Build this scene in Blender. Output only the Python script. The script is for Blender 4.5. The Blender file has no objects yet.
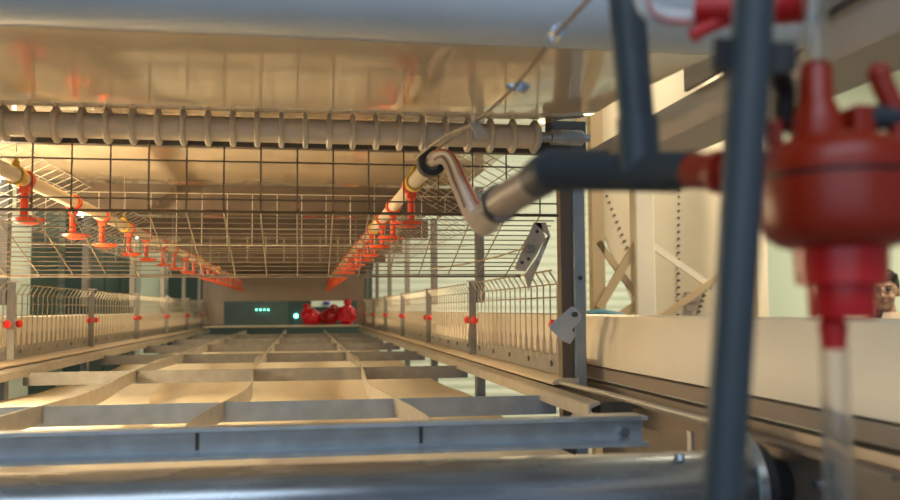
import bpy, bmesh, math, random
from mathutils import Vector, Matrix, noise
random.seed(7)
S = bpy.context.scene
COL = S.collection
PI = math.pi

# ------------------------------------------------------------------ camera
F, RHO = 900.0, -.0045
VPX, VPY = 303, 310
def _n(v): return v.normalized()
_yc = _n(Vector(((VPX-450)/F, -(VPY-250)/F, -1)))
_xc = _n(Vector((1, RHO, (VPX-450)/F - (VPY-250)/F*RHO)))
_zc = _xc.cross(_yc)
CM = Matrix((_xc, _yc, _zc))                     # world = CM @ camera vector
def ray(px, py): return CM @ Vector(((px-450)/F, -(py-250)/F, -1))
def atY(px, py, Y): r = ray(px, py); return r*(Y/r.y)
def atX(px, py, X): r = ray(px, py); return r*(X/r.x)
def atD(px, py, D): return ray(px, py)*D
cd = bpy.data.cameras.new('camera'); cam = bpy.data.objects.new('camera', cd); COL.objects.link(cam)
cam.matrix_world = CM.to_4x4()
cd.sensor_width = 36; cd.lens = 36; cd.clip_start = .02; cd.clip_end = 100
cd.dof.use_dof = True; cd.dof.focus_distance = 2.1; cd.dof.aperture_fstop = 4.6
S.camera = cam

# ------------------------------------------------------------------ materials
def mat(name, c, rough=.5, metal=0., var=.08, scale=30., bump=0., trans=0., coat=0., emit=None, es=0., stretch=None, rvar=0., spec=None):
    m = bpy.data.materials.new(name); m.use_nodes = True
    nt = m.node_tree; b = nt.nodes['Principled BSDF']
    b.inputs['Roughness'].default_value = rough; b.inputs['Metallic'].default_value = metal
    if trans: b.inputs['Transmission Weight'].default_value = trans
    if coat: b.inputs['Coat Weight'].default_value = coat; b.inputs['Coat Roughness'].default_value = .08
    if spec is not None: b.inputs['Specular IOR Level'].default_value = spec
    tc = nt.nodes.new('ShaderNodeTexCoord'); nz = nt.nodes.new('ShaderNodeTexNoise')
    nz.inputs['Scale'].default_value = scale; nz.inputs['Detail'].default_value = 4
    src = tc.outputs['Object']
    if stretch:
        mp = nt.nodes.new('ShaderNodeMapping'); mp.inputs['Scale'].default_value = stretch
        nt.links.new(src, mp.inputs['Vector']); src = mp.outputs['Vector']
    nt.links.new(src, nz.inputs['Vector'])
    rp = nt.nodes.new('ShaderNodeValToRGB')
    rp.color_ramp.elements[0].position = .3; rp.color_ramp.elements[1].position = .7
    rp.color_ramp.elements[0].color = tuple(max(0, x*(1-var)) for x in c)+(1,)
    rp.color_ramp.elements[1].color = tuple(min(1, x*(1+var)) for x in c)+(1,)
    nt.links.new(nz.outputs['Fac'], rp.inputs['Fac']); nt.links.new(rp.outputs['Color'], b.inputs['Base Color'])
    if rvar:
        mr = nt.nodes.new('ShaderNodeMapRange'); mr.inputs['To Min'].default_value = max(.02, rough-rvar); mr.inputs['To Max'].default_value = rough+rvar
        nt.links.new(nz.outputs['Fac'], mr.inputs['Value']); nt.links.new(mr.outputs['Result'], b.inputs['Roughness'])
    if bump:
        bp = nt.nodes.new('ShaderNodeBump'); bp.inputs['Strength'].default_value = bump; bp.inputs['Distance'].default_value = .01
        nt.links.new(nz.outputs['Fac'], bp.inputs['Height']); nt.links.new(bp.outputs['Normal'], b.inputs['Normal'])
    if emit: b.inputs['Emission Color'].default_value = emit+(1,); b.inputs['Emission Strength'].default_value = es
    return m
GALV = mat('galvanised_steel', (.46,.48,.50), .42, .75, .16, 45, rvar=.1)
GALVB = mat('galvanised_beam', (.46,.52,.57), .38, .4, .12, 30, rvar=.08)
ROLL = mat('worn_steel_tube', (.42,.45,.48), .27, .85, .30, 7, stretch=(1,5,5), rvar=.1)
UROLL = mat('matt_steel_tube', (.68,.73,.78), .38, .35, .10, 4, rvar=.06)
POSTM = mat('post_steel', (.28,.27,.25), .5, .45, .12, 30)
POSTB = mat('bluish_post_steel', (.32,.37,.40), .5, .3, .1, 30)
STRIP = mat('strip_steel', (.50,.46,.40), .42, .4, .12, 30)
WIRE = mat('zinc_wire', (.52,.45,.36), .38, .7, .1, 60)
WIREF = mat('flap_wire', (.34,.29,.23), .5, .3, .1, 60)
WIREL = mat('pale_wire', (.72,.67,.58), .4, .3, .1, 60)
CREAM = mat('cream_plastic', (.78,.66,.50), .33, 0, .05, 6, coat=.2)
BELT = mat('polypropylene_belt', (.86,.76,.58), .42, 0, .06, 5, stretch=(4,.6,1))
UBELT = mat('glossy_belt', (.74,.60,.41), .09, 0, .05, 4, coat=.7, stretch=(3,.8,1))
TROUGH = mat('trough_plastic', (.88,.79,.64), .36, 0, .04, 5)
CBEAM = mat('ceiling_beam_steel', (.15,.115,.085), .5, .2, .1, 12)
LIPM = mat('trough_lip', (.42,.34,.27), .4, .1, .06, 10)
BROWN = mat('side_sheet', (.25,.20,.16), .42, .35, .1, 12)
COMB = mat('frosted_plastic', (.72,.62,.47), .38, 0, .06, 20)
DARKB = mat('dark_steel', (.10,.09,.08), .5, .5, .1, 20)
ORANGE = mat('orange_plastic', (.92,.11,.03), .38, 0, .05, 20)
REDC = mat('red_clip_plastic', (.85,.035,.03), .35, 0, .05, 20)
YELLOW = mat('yellow_plastic', (.85,.52,.05), .4, 0, .05, 20)
PIPEW = mat('cream_pipe', (.82,.70,.53), .4, 0, .04, 12)
PVC = mat('blue_grey_pvc', (.054,.070,.086), .4, 0, .07, 15)
PVCD = mat('dark_pvc', (.042,.050,.058), .5, 0, .07, 15, spec=.25)
REDREG = mat('red_glossy_plastic', (.33,.020,.004), .33, 0, .06, 18)
REDBR = mat('bright_red_plastic', (.60,.015,.015), .3, 0, .06, 18)
BLACK = mat('black_rubber', (.018,.018,.02), .5, 0, .1, 30)
HOSE = mat('frosted_hose', (.72,.60,.50), .3, 0, .05, 20, trans=.25)
HSTR = mat('red_stripe', (.60,.09,.06), .4, 0, .05, 20)
HSTD = mat('dark_stripe', (.16,.09,.10), .4, 0, .05, 20)
HWHT = mat('white_stripe', (.86,.80,.76), .35, 0, .03, 20)
CUFF = mat('brown_cuff', (.34,.24,.19), .38, 0, .08, 20)
CLEAR = mat('clear_tube', (.93,.91,.86), .06, 0, .02, 20, trans=.97)
WHOSE = mat('milky_hose', (.78,.80,.84), .25, 0, .04, 12, trans=.3)
ROPE = mat('steel_rope', (.24,.17,.11), .5, .5, .3, 300)
ZINC = mat('bright_zinc', (.55,.62,.70), .22, .9, .1, 40)
TAGM = mat('tape_tag', (.52,.43,.32), .55, 0, .08, 30)
PLATE = mat('zinc_plate', (.58,.47,.34), .45, .2, .22, 25, rvar=.1)
PLATEB = mat('grey_zinc_plate', (.50,.53,.56), .42, .5, .08, 30)
WALLM = mat('pale_green_panel', (.72,.80,.68), .6, 0, .03, 1)
WALLD = mat('teal_panel', (.36,.47,.42), .5, 0, .05, 1)
WALLC = mat('corrugated_pale_green', (.74,.80,.69), .5, 0, .04, 2)
FLOORM = mat('concrete', (.34,.33,.31), .8, 0, .15, 3)
CEILM = mat('roof_sheet', (.6,.58,.52), .7, 0, .05, 2)
HOPM = mat('hopper_sheet', (.76,.65,.46), .45, .1, .05, 2)
HOPF = mat('hopper_frame', (.86,.74,.55), .5, .1, .06, 5)
HOPD = mat('hopper_brace', (.58,.41,.22), .5, .1, .06, 5)
DGREEN = mat('dark_green_cabinet', (.03,.055,.048), .45, 0, .1, 3)
LEDM = mat('green_led', (.1,.9,.7), .4, 0, 0, 3, emit=(.25,1.,.72), es=3.5)
BLUES = mat('blue_sign', (.02,.04,.28), .4, 0, .05, 5)
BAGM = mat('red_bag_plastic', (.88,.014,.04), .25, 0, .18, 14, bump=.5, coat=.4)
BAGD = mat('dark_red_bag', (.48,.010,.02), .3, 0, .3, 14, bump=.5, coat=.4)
LAMPM = mat('lamp_glow', (1,.9,.7), .4, 0, 0, 3, emit=(1.,.86,.62), es=26)
FILLGLOW = mat('fill_lamp_glow', (1,.8,.5), .4, 0, 0, 3, emit=(1.,.78,.46), es=190)  # glow of the added fill lamp at the left of the cage
LAMPW = mat('warm_lamp_glow', (1,.8,.5), .4, 0, 0, 3, emit=(1.,.72,.40), es=22)
SKIN = mat('skin', (.50,.29,.19), .5, 0, .06, 30)
HAIR = mat('black_hair', (.012,.011,.012), .45, 0, .2, 60)
SHIRT = mat('beige_shirt', (.50,.37,.26), .8, 0, .06, 60)
JEANS = mat('dark_trousers', (.04,.05,.08), .8, 0, .1, 60)
SHOE = mat('black_shoe', (.02,.02,.02), .5, 0, .1, 30)
EYE = mat('eye_dark', (.03,.02,.015), .2, 0, 0, 30)
LIPS = mat('lips', (.40,.16,.13), .45, 0, .05, 30)
GLASSF = mat('spectacle_frame', (.30,.22,.14), .3, .6, .05, 30)
LENS = mat('spectacle_lens', (.95,.95,.95), .03, 0, 0, 30, trans=1, spec=.1)
BLUEP = mat('teal_plastic', (.10,.25,.30), .4, 0, .1, 8)

# ------------------------------------------------------------------ geometry helpers
ORG = {}
class MB:
    def __init__(s): s.bm = bmesh.new()
    def _box(s, mw):
        v = [s.bm.verts.new(mw @ Vector(p)) for p in ((-.5,-.5,-.5),(.5,-.5,-.5),(.5,.5,-.5),(-.5,.5,-.5),(-.5,-.5,.5),(.5,-.5,.5),(.5,.5,.5),(-.5,.5,.5))]
        for f in ((3,2,1,0),(4,5,6,7),(0,1,5,4),(1,2,6,5),(2,3,7,6),(3,0,4,7)): s.bm.faces.new([v[i] for i in f])
    def box(s, x0, x1, y0, y1, z0, z1):
        s._box(Matrix.Translation(((x0+x1)/2,(y0+y1)/2,(z0+z1)/2)) @ Matrix.Diagonal((abs(x1-x0),abs(y1-y0),abs(z1-z0),1))); return s
    def bar(s, p0, p1, w, h, up=Vector((0,0,1))):
        p0, p1 = Vector(p0), Vector(p1); d = p1-p0; L = d.length; d.normalize()
        up = Vector(up)
        if abs(d.dot(up)) > .99: up = Vector((0,1,0))
        x = d.cross(up).normalized(); z = x.cross(d)
        R = Matrix((x, d, z)).transposed().to_4x4()
        s._box(Matrix.Translation((p0+p1)/2) @ R @ Matrix.Diagonal((w, L, h, 1))); return s
    def tube(s, pts, r, seg=8, closed=False):
        pts = [Vector(p) for p in pts]; n = len(pts)
        rs = r if isinstance(r, (list, tuple)) else [r]*n
        t0 = (pts[1]-pts[0]).normalized()
        ref = Vector((0,0,1)) if abs(t0.z) < .9 else Vector((1,0,0))
        nx = t0.cross(ref).normalized(); rings = []
        for i, p in enumerate(pts):
            if closed: t = (pts[(i+1) % n]-pts[i-1])
            else: t = pts[min(i+1, n-1)]-pts[max(i-1, 0)]
            t.normalize()
            nx = (nx - t*nx.dot(t)).normalized(); ny = t.cross(nx)
            rings.append([s.bm.verts.new(p+(nx*math.cos(a)+ny*math.sin(a))*rs[i]) for a in (2*PI*k/seg for k in range(seg))])
        for i in range(n if closed else n-1):
            A, B = rings[i], rings[(i+1) % n]
            for k in range(seg): s.bm.faces.new((A[k], A[(k+1) % seg], B[(k+1) % seg], B[k]))
        if not closed: s.bm.faces.new(rings[0][::-1]); s.bm.faces.new(rings[-1])
        return s
    def lathe(s, prof, o, axis=(0,0,1), seg=28, close=False):
        o = Vector(o); ax = Vector(axis).normalized()
        ref = Vector((0,0,1)) if abs(ax.z) < .9 else Vector((1,0,0))
        u = ax.cross(ref).normalized(); v = ax.cross(u)
        R = []
        for r, t in prof:
            R.append([s.bm.verts.new(o+ax*t+(u*math.cos(2*PI*k/seg)+v*math.sin(2*PI*k/seg))*max(r, 1e-4)) for k in range(seg)])
        m = len(R)
        for i in range(m if close else m-1):
            A, B = R[i], R[(i+1) % m]
            for k in range(seg): s.bm.faces.new((A[k], A[(k+1) % seg], B[(k+1) % seg], B[k]))
        if not close: s.bm.faces.new(R[0][::-1]); s.bm.faces.new(R[-1])
        return s
    def prism(s, poly, vec):
        vec = Vector(vec); a = [s.bm.verts.new(Vector(p)) for p in poly]; b = [s.bm.verts.new(Vector(p)+vec) for p in poly]
        n = len(a); s.bm.faces.new(a[::-1]); s.bm.faces.new(b)
        for k in range(n): s.bm.faces.new((a[k], a[(k+1) % n], b[(k+1) % n], b[k]))
        return s
    def yprof(s, xz, y0, y1):                       # a thin folded sheet: polyline in x-z, extruded in y
        return s.prism([(x, y0, z) for x, z in xz], (0, y1-y0, 0))
    def ball(s, c, rx, ry, rz, seg=16, f=None):
        m = Matrix.Translation(c) @ Matrix.Diagonal((rx, ry, rz, 1))
        r = bmesh.ops.create_uvsphere(s.bm, u_segments=seg, v_segments=max(6, seg*2//3), radius=1)
        for v in r['verts']:
            p = v.co.copy()
            if f: p = f(p)
            v.co = m @ p
        return s
    def build(s, name, m, parent=None, label=None, smooth=None, origin=None, bevel=0):
        bmesh.ops.recalc_face_normals(s.bm, faces=s.bm.faces)
        me = bpy.data.meshes.new(name)
        o = bpy.data.objects.new(name, me); COL.objects.link(o)
        if parent is not None: org = ORG[parent]; o.parent = parent
        else:
            if origin is None:
                lo = [min(v.co[i] for v in s.bm.verts) for i in range(3)]; hi = [max(v.co[i] for v in s.bm.verts) for i in range(3)]
                origin = ((lo[0]+hi[0])/2, (lo[1]+hi[1])/2, lo[2])
            org = Vector(origin); o.location = org
        ORG[o] = org
        for v in s.bm.verts: v.co -= org
        s.bm.to_mesh(me); s.bm.free(); me.materials.append(m)
        if smooth:
            for p in me.polygons: p.use_smooth = True
            me.set_sharp_from_angle(angle=math.radians(smooth))
        if bevel:
            bv = o.modifiers.new('bevel', 'BEVEL'); bv.width = bevel; bv.segments = 2; bv.limit_method = 'ANGLE'
        if label: o['label'] = label
        return o
def thing(name, label, cat, loc, group=None):
    o = bpy.data.objects.new(name, None); COL.objects.link(o); o.location = loc; o.empty_display_size = .02
    ORG[o] = Vector(loc); o['label'] = label; o['category'] = cat
    if group: o['group'] = group
    return o
def tag(o, label, cat, group=None):
    o['label'] = label; o['category'] = cat
    if group: o['group'] = group
    return o
def struct(o): o['kind'] = 'structure'; return o
def copy_tree(o, loc, label):
    r = o.copy(); COL.objects.link(r); r.location = loc; r['label'] = label
    for ch in list(o.children):
        c = ch.copy(); COL.objects.link(c); c.parent = r
        for g in list(ch.children):
            d = g.copy(); COL.objects.link(d); d.parent = c
    return r
ORD = ['first','second','third','fourth','fifth','sixth','seventh','eighth','ninth','tenth','eleventh','twelfth','thirteenth','fourteenth','fifteenth','sixteenth','seventeenth','eighteenth','nineteenth','twentieth','twenty-first','twenty-second','twenty-third','twenty-fourth','twenty-fifth']
def arc(c, r, a0, a1, n, ax1, ax2):
    c = Vector(c); ax1 = Vector(ax1); ax2 = Vector(ax2)
    return [c+ax1*r*math.cos(a0+(a1-a0)*k/n)+ax2*r*math.sin(a0+(a1-a0)*k/n) for k in range(n+1)]
def bez(ps, n=24):                                   # Catmull-Rom through points
    ps = [Vector(p) for p in ps]; q = [ps[0]*2-ps[1]]+ps+[ps[-1]*2-ps[-2]]; out = []
    for i in range(1, len(q)-2):
        for k in range(n):
            t = k/n; a, b, c, d = q[i-1:i+3]
            out.append(.5*((2*b)+(c-a)*t+(2*a-5*b+4*c-d)*t*t+(3*b-a-3*c+d)*t**3))
    out.append(ps[-1]); return out

XR, XL = .532, -.84            # the two fences of the cage
ZB = -.14                      # fence base
Y1 = 1.79                      # first post
YE = 7.9                       # far end of the cage
posts_y = [Y1+k for k in range(7)]

# ------------------------------------------------------------------ the shed
struct(MB().box(-3.2,6.0,-1.5,12.3,-1.55,-1.5).build('floor', FLOORM))
struct(MB().box(-3.2,6.0,-1.5,12.3,2.6,2.65).build('ceiling', CEILM))
struct(MB().box(5.9,6.0,-1.5,12.3,-1.5,2.6).build('wall_right', WALLM))
struct(MB().box(-3.2,-3.1,-1.5,12.3,-1.5,2.6).build('wall_left', WALLD))
m = MB(); m.box(-3.1,5.9,12.2,12.3,-1.5,2.6)
for k in range(34):
    z = -1.44+k*.12; m.prism([(-3.1,12.2,z),(-3.1,12.185,z+.03),(-3.1,12.185,z+.06),(-3.1,12.2,z+.09)], (9,0,0))
struct(m.build('wall_far', WALLC))

# ------------------------------------------------------------------ fence posts, fences and rails
def post_parts(x, s):
    t = thing('cage_post', '', 'post', (x, 0, ZB), 'fence posts')
    a = MB(); a.box(x-.002,x+.002,-.022,.022,ZB,.085); a.box(min(x,x-s*.021),max(x,x-s*.021),-.024,-.020,ZB,.085)
    a.build('lower_angle', POSTM, t)
    b = MB(); b.box(min(x+s*.006,x+s*.03),max(x+s*.006,x+s*.03),-.018,.018,.02,.385); b.build('upper_channel', POSTM, t)
    c = MB(); c.box(min(x+s*.003,x-s*.022),max(x+s*.003,x-s*.022),-.026,.014,.085,.0895); c.build('end_cap', WIREL, t, 'pale end cap')
    d = MB(); d.box(min(x+s*.004,x+s*.03),max(x+s*.004,x+s*.03),-.02,.02,-.36,ZB-.012); d.build('leg', POSTM, t)
    return t
for s, x, nm in ((1, XR, 'right'), (-1, XL, 'left')):
    proto = None
    for k, y in enumerate(posts_y):
        if s == 1 and k == 0: continue
        if s == -1 and k == 0: continue
        n = k if s == 1 else k
        lb = ('galvanised post of the %s fence, %s one counted from the front' % (nm, ORD[k])) if s == 1 else ('galvanised post of the %s fence, %s one in view from the front' % (nm, ORD[k-1]))
        if proto is None:
            proto = post_parts(x, s); proto.location = (x, y, ZB); proto['label'] = lb
        else: copy_tree(proto, (x, y, ZB), lb)

def fence(x, s):
    t = thing('wire_fence_panel', '', 'fence', (x, 0, ZB), 'wire fence panels')
    m = MB(); n = 17
    for k in range(n):
        y = .06+k*(.88/(n-1)); r = .0018
        m.tube([(x,y,ZB+.028),(x,y,ZB+.068),(x,y,ZB+.085),(x,y,.050),(x-s*.003,y,.057),(x-s*.017,y,.079)], [.004,.004,r,r,r,r], 6)
    for z in (-.012, .024, .052): m.tube([(x+s*.003,.04,z),(x+s*.003,.96,z)], .0018, 6)
    m.tube([(x-s*.017,.04,.080),(x-s*.017,.96,.080)], .0020, 6)
    m.build('wire_grid', WIRE, t, smooth=40)
    m = MB(); m.box(x-.002,x+.008 if s > 0 else x+.002,.03,.97,ZB+.001,ZB+.04)
    for k in range(5):
        yy = .1+k*.2; m.tube([(x-s*.002,yy,ZB+.022),(x-s*.007,yy,ZB+.022)], .006, 8)
    m.build('kick_plate', POSTM, t)
    for yy in (.05, .94):
        c = MB(); c.ball((x-s*.012, yy, -.035), .011, .012, .012, 12)
        c.tube([(x-s*.002,yy,-.035),(x-s*.01,yy,-.035)], .006, 10); c.build('clip', REDC, t, 'round red plastic clip', smooth=50)
    return t
for s, x, nm in ((1, XR, 'right'), (-1, XL, 'left')):
    proto = None
    for k, y in enumerate(posts_y[:-1]):
        if s == -1 and k == 0:
            lb = 'wire fence panel at the very left edge, before the first left post'
        else:
            lb = 'wire fence panel of the %s side, %s bay from the front' % (nm, ORD[k if s == 1 else k])
        if proto is None: proto = fence(x, s); proto.location = (x, y, ZB); proto['label'] = lb
        else: copy_tree(proto, (x, y, ZB), lb)

def rail(x, s, y0, nm):
    i = -s
    t = thing('fence_rail', 'long steel rail with a cream ledge under the %s fence' % nm, 'rail', (x, y0, -.2), 'fence rails')
    MB().yprof([(x+s*.02,-.152),(x+s*.02,ZB-.001),(x+i*.012,ZB-.001),(x+i*.030,ZB-.004),(x+i*.036,ZB-.009),(x+i*.034,-.154),(x+i*.01,-.152)], y0, YE).build('ledge', CREAM, t, 'smooth cream top board', smooth=50)
    MB().yprof([(x+s*.02,-.158),(x+i*.030,-.158),(x+i*.036,-.163),(x+i*.036,-.18),(x+s*.02,-.18)], y0-.3, YE).build('groove_channel', DARKB, t, 'dark recessed channel')
    MB().yprof([(x+i*.037,-.157),(x+i*.055,-.162),(x+i*.057,-.165),(x+i*.057,-.186),(x+i*.053,-.186),(x+i*.053,-.168),(x+i*.037,-.162)], y0-.3, YE).build('flange', STRIP, t)
    return t
rail(XR, 1, Y1-.02, 'right'); rail(XL, -1, Y1-.35, 'left')
# ribbed hose lying on the right rail, running to the camera
tag(MB().tube([(.512,1.85,-.150),(.516,1.5,-.147),(.526,1.2,-.149),(.532,1.1,-.15)], .005, 8).build('drive_cord', STRIP, smooth=50), 'thin pale ribbed cord running along the top of the right rail to the front', 'cord')

# front right corner post
t = thing('corner_post', 'bluish grey corner post with a brown strip at the right front of the cage', 'post', (.545, Y1, -.5))
MB().box(.548,.572,Y1-.012,Y1+.02,-.5,.385).build('outer_channel', POSTB, t, 'bluish grey channel', bevel=.002)
MB().box(.523,.5475,Y1-.004,Y1+.025,-.5,.385).build('inner_angle', CBEAM, t, 'brown edge strip')
m = MB()
for z in (.062,): m.tube([(.56,Y1-.012,z),(.56,Y1-.017,z)], .0045, 8)
m.build('bolt', DARKB, t)
MB().box(.49,.575,Y1-.02,Y1-.014,.27,.385).build('head_plate', DARKB, t, 'dark plate at the head')
# L shaped bracket on the post
t = thing('corner_bracket', 'tilted L-shaped grey steel bracket bolted to the corner post', 'bracket', tuple(atY(566,326,1.757)))
py = 1.755
P = [atY(x,y,py) for x,y in [(571.5,306.5),(575,307),(582,314.5),(581.5,320),(572,330),(576,335),(570.5,344.5),(561,340),(549.5,328),(550.5,324.5)]]
MB().prism(P, (0,.004,0)).build('plate', PLATEB, t, bevel=.0008)
c = atY(574.5,314.5,1.755); MB().tube([c+Vector((0,.004,0)), c+Vector((0,-.007,0))], .0058, 6).build('bolt', DARKB, t, 'dark bolt')

# ------------------------------------------------------------------ cross beams, strips, belt
t = thing('front_cross_beam', 'bluish galvanised channel beam with lips, nearest the camera above the roller', 'beam', (-.15, 1.29, -.2))
MB().prism([(-1.0,1.262,-.158),(-1.0,1.262,-.163),(-1.0,1.285,-.166),(-1.0,1.285,-.193),(-1.0,1.262,-.196),(-1.0,1.262,-.201),(-1.0,1.290,-.2),(-1.0,1.290,-.158)], (1.497,0,0)).build('channel', GALVB, t)
m = MB()
for x in (-.142,.1665): m.box(x-.0025,x+.0025,1.2835,1.286,-.190,-.167)
m.build('slot', DARKB, t)
MB().tube([(.466,1.286,-.182),(.466,1.274,-.182)], .008, 6).build('bolt', ZINC, t, 'zinc bolt head')
MB().box(.39,.486,1.255,1.29,-.1575,-.155).build('top_shim', STRIP, t)
bd = []
for k in range(6):
    y = Y1+k
    o = MB(); o.prism([(-.80,y,-.176),(-.80,y+.004,-.176),(-.80,y+.004,-.214),(-.80,y,-.214)], (1.31,0,0))
    nb = ['first flat','second flat','third flat','fourth flat','fifth flat','sixth flat'][k]
    tag(o.build('cross_beam', GALVB if k == 0 else POSTM), '%s galvanised cross beam behind the lipped front beam, spanning under the strips' % nb, 'beam', 'flat cross beams')
def strip(x0, amp, ph, y0, lab):
    y = y0; L, Rr = [], []
    n = 150
    top = []
    for k in range(n+1):
        yy = y0+(YE-y0)*k/n
        dx = amp*math.sin(2*PI*(yy-Y1)/2.0+ph)*math.exp(-max(0, yy-3.2)*.8) + .3*amp*math.sin(2*PI*(yy-Y1)+ph)
        top.append((x0+dx, yy))
    bm = MB()
    prev = None
    for (x, yy) in top:
        v = [bm.bm.verts.new(p) for p in ((x-.0012,yy,-.173),(x+.0012,yy,-.173),(x+.0012,yy,-.208),(x-.0012,yy,-.208))]
        if prev:
            for q in range(4): bm.bm.faces.new((prev[q], prev[(q+1) % 4], v[(q+1) % 4], v[q]))
        else: bm.bm.faces.new(v)
        prev = v
    bm.bm.faces.new(prev[::-1])
    # folded top lip on the far part
    bm.box(x0-.004, x0+.004, 3.1, YE, -.173, -.170)
    return tag(bm.build('slat_support_strip', STRIP, smooth=40), lab, 'strip', 'wavy support strips')
strip(-.483, .024, .2, 1.40, 'wavy thin metal strip standing on edge across the beams, nearest the left rail')
strip(-.147, .024, .0, 1.30, 'wavy thin metal strip standing on edge across the beams, the middle one of three')
strip(.178, -.020, .0, 1.30, 'wavy thin metal strip standing on edge across the beams, nearest the right rail')
# manure belt (sags a little between its supports)
bm = MB(); nx, ny = 16, 90; g = []
for j in range(ny+1):
    y = 1.075+(YE-1.075)*j/ny; row = []
    for i in range(nx+1):
        u = i/nx; x = -.80+u*1.255
        z = -.246+.006*math.cos(PI*(u-.5)*4)*math.sin(y*3.1)+.004*math.sin(y*2*PI-1.0)-.006*math.sin(PI*u)
        row.append((x, y, z))
    g.append(row)
va = [[bm.bm.verts.new(p) for p in r] for r in g]; vb = [[bm.bm.verts.new((p[0],p[1],p[2]-.003)) for p in r] for r in g]
for j in range(ny):
    for i in range(nx):
        bm.bm.faces.new((va[j][i],va[j][i+1],va[j+1][i+1],va[j+1][i])); bm.bm.faces.new((vb[j][i],vb[j+1][i],vb[j+1][i+1],vb[j][i+1]))
for i in range(nx):
    bm.bm.faces.new((va[0][i],vb[0][i],vb[0][i+1],va[0][i+1])); bm.bm.faces.new((va[ny][i],va[ny][i+1],vb[ny][i+1],vb[ny][i]))
for j in range(ny):
    bm.bm.faces.new((va[j][0],va[j+1][0],vb[j+1][0],vb[j][0])); bm.bm.faces.new((va[j][nx],vb[j][nx],vb[j+1][nx],va[j+1][nx]))
tag(bm.build('manure_belt', BELT, smooth=60), 'wide cream plastic belt lying flat under the cross beams', 'belt')
tag(MB().box(-.80,.49,YE-.32,YE,-.140,-.128).build('end_board', CREAM), 'cream board closing the far end of the floor, in front of the red bags', 'board')

# side plate, lower roller
t = thing('belt_roller', 'shiny galvanised belt roller along the bottom front edge', 'roller', (-.2, 1.02, -.27))
RY, RZ, RR = 1.03, -.2145, .043
m = MB(); m.lathe([(RR,-.9),(RR,.478),(RR-.003,.484)], (0,RY,RZ), (1,0,0), 40); m.build('tube', ROLL, t, smooth=40)
m = MB(); m.lathe([(.02,.484),(.02,.54)], (0,RY,RZ), (1,0,0), 20); m.build('shaft', DARKB, t, smooth=40)
m = MB(); m.lathe([(.064,.512),(.066,.514),(.066,.524),(.064,.526)], (0,RY,RZ), (1,0,0), 40); m.build('flange', ZINC, t, 'bright zinc flange disc', smooth=40)
m = MB(); m.lathe([(.05,.53),(.05,.545),(.035,.56),(.03,.574)], (0,RY,RZ), (1,0,0), 30); m.build('bearing', BLACK, t, 'black bearing', smooth=40)
m = MB(); m.tube([(.436,RY-.02,RZ+.0435),(.436,RY-.0205,RZ+.0365)], .006, 8); m.build('bolt', ZINC, t)
m = MB(); m.box(.576,.582,.8,1.70,-.36,-.165); m.box(.56,.582,.8,1.70,-.168,-.163)
t = thing('side_plate', 'brown sheet steel side plate at the right end of the roller', 'plate', (.58,1.25,-.36))
m.build('sheet', BROWN, t)
m = MB()
for y, z in ((1.22,-.2),(1.12,-.21),(.95,-.2),(.92,-.27)): m.tube([(.576,y,z),(.57,y,z)], .006, 6)
m.build('bolt', ZINC, t)
m = MB(); m.box(.572,.577,1.283,1.297,-.215,-.185); m.build('slot', WIREL, t)

# ------------------------------------------------------------------ feed troughs
def trough(s, x, y0, y1, dz, lab, grp):
    t = thing('feed_trough', lab, 'trough', (x+s*.09, y0, dz-.14), grp)
    q = lambda L: [(x+s*a, dz+b) for a, b in L]
    MB().yprof(q([(.018,-.017),(.028,-.015),(.030,-.019),(.022,-.022),(.009,-.078),(.006,-.114),(.12,-.118),(.165,-.084),(.16,-.018),(.168,-.016),(.172,-.084),(.124,-.124),(.001,-.119),(.004,-.078)]), y0, y1).build('trough_body', TROUGH, t, 'cream trough body', smooth=30)
    MB().yprof(q([(.0,-.124),(.004,-.1225),(.10,-.129),(.10,-.147),(.004,-.147)]), y0, y1).build('bottom_lip', LIPM, t, 'brownish bottom lip')
    MB().yprof(q([(.004,-.154),(.03,-.154),(.03,-.161),(.008,-.161),(.002,-.195),(-.004,-.195)]), y0, y1).build('support_rail', BROWN, t, 'brown support rail')
    return t
trough(1, .60, .55, YE, 0, 'long cream feed trough running along the outside of the right fence', 'feed troughs')
trough(-1, -.91, 1.5, YE, 0, 'long cream feed trough behind the left fence', 'feed troughs')
# trough and rail of the tier above on the right
t = thing('upper_feed_trough', 'brown sheet rail and trough of the tier above, running up to the right', 'trough', (.66,.6,.28))
MB().yprof([(.600,.281),(.70,.281),(.70,.338),(.604,.338)], .72, 1.85).build('bottom_rail', LIPM, t)
MB().box(.612,.618,.72,1.0,.338,.46).build('end_panel', GALVB, t, 'grey end panel')
t = thing('slotted_plate', 'dark brown slotted steel plate above the upper rail on the right', 'plate', (.593,1.1,.339))
m = MB(); m.box(.59,.596,.80,1.318,.339,.43); m.build('sheet', BROWN, t)
m = MB()
for y in (1.205,1.18,1.285): m.box(.5885,.591,y-.004,y+.004,.372,.392)
m.build('slot', DARKB, t)

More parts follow.
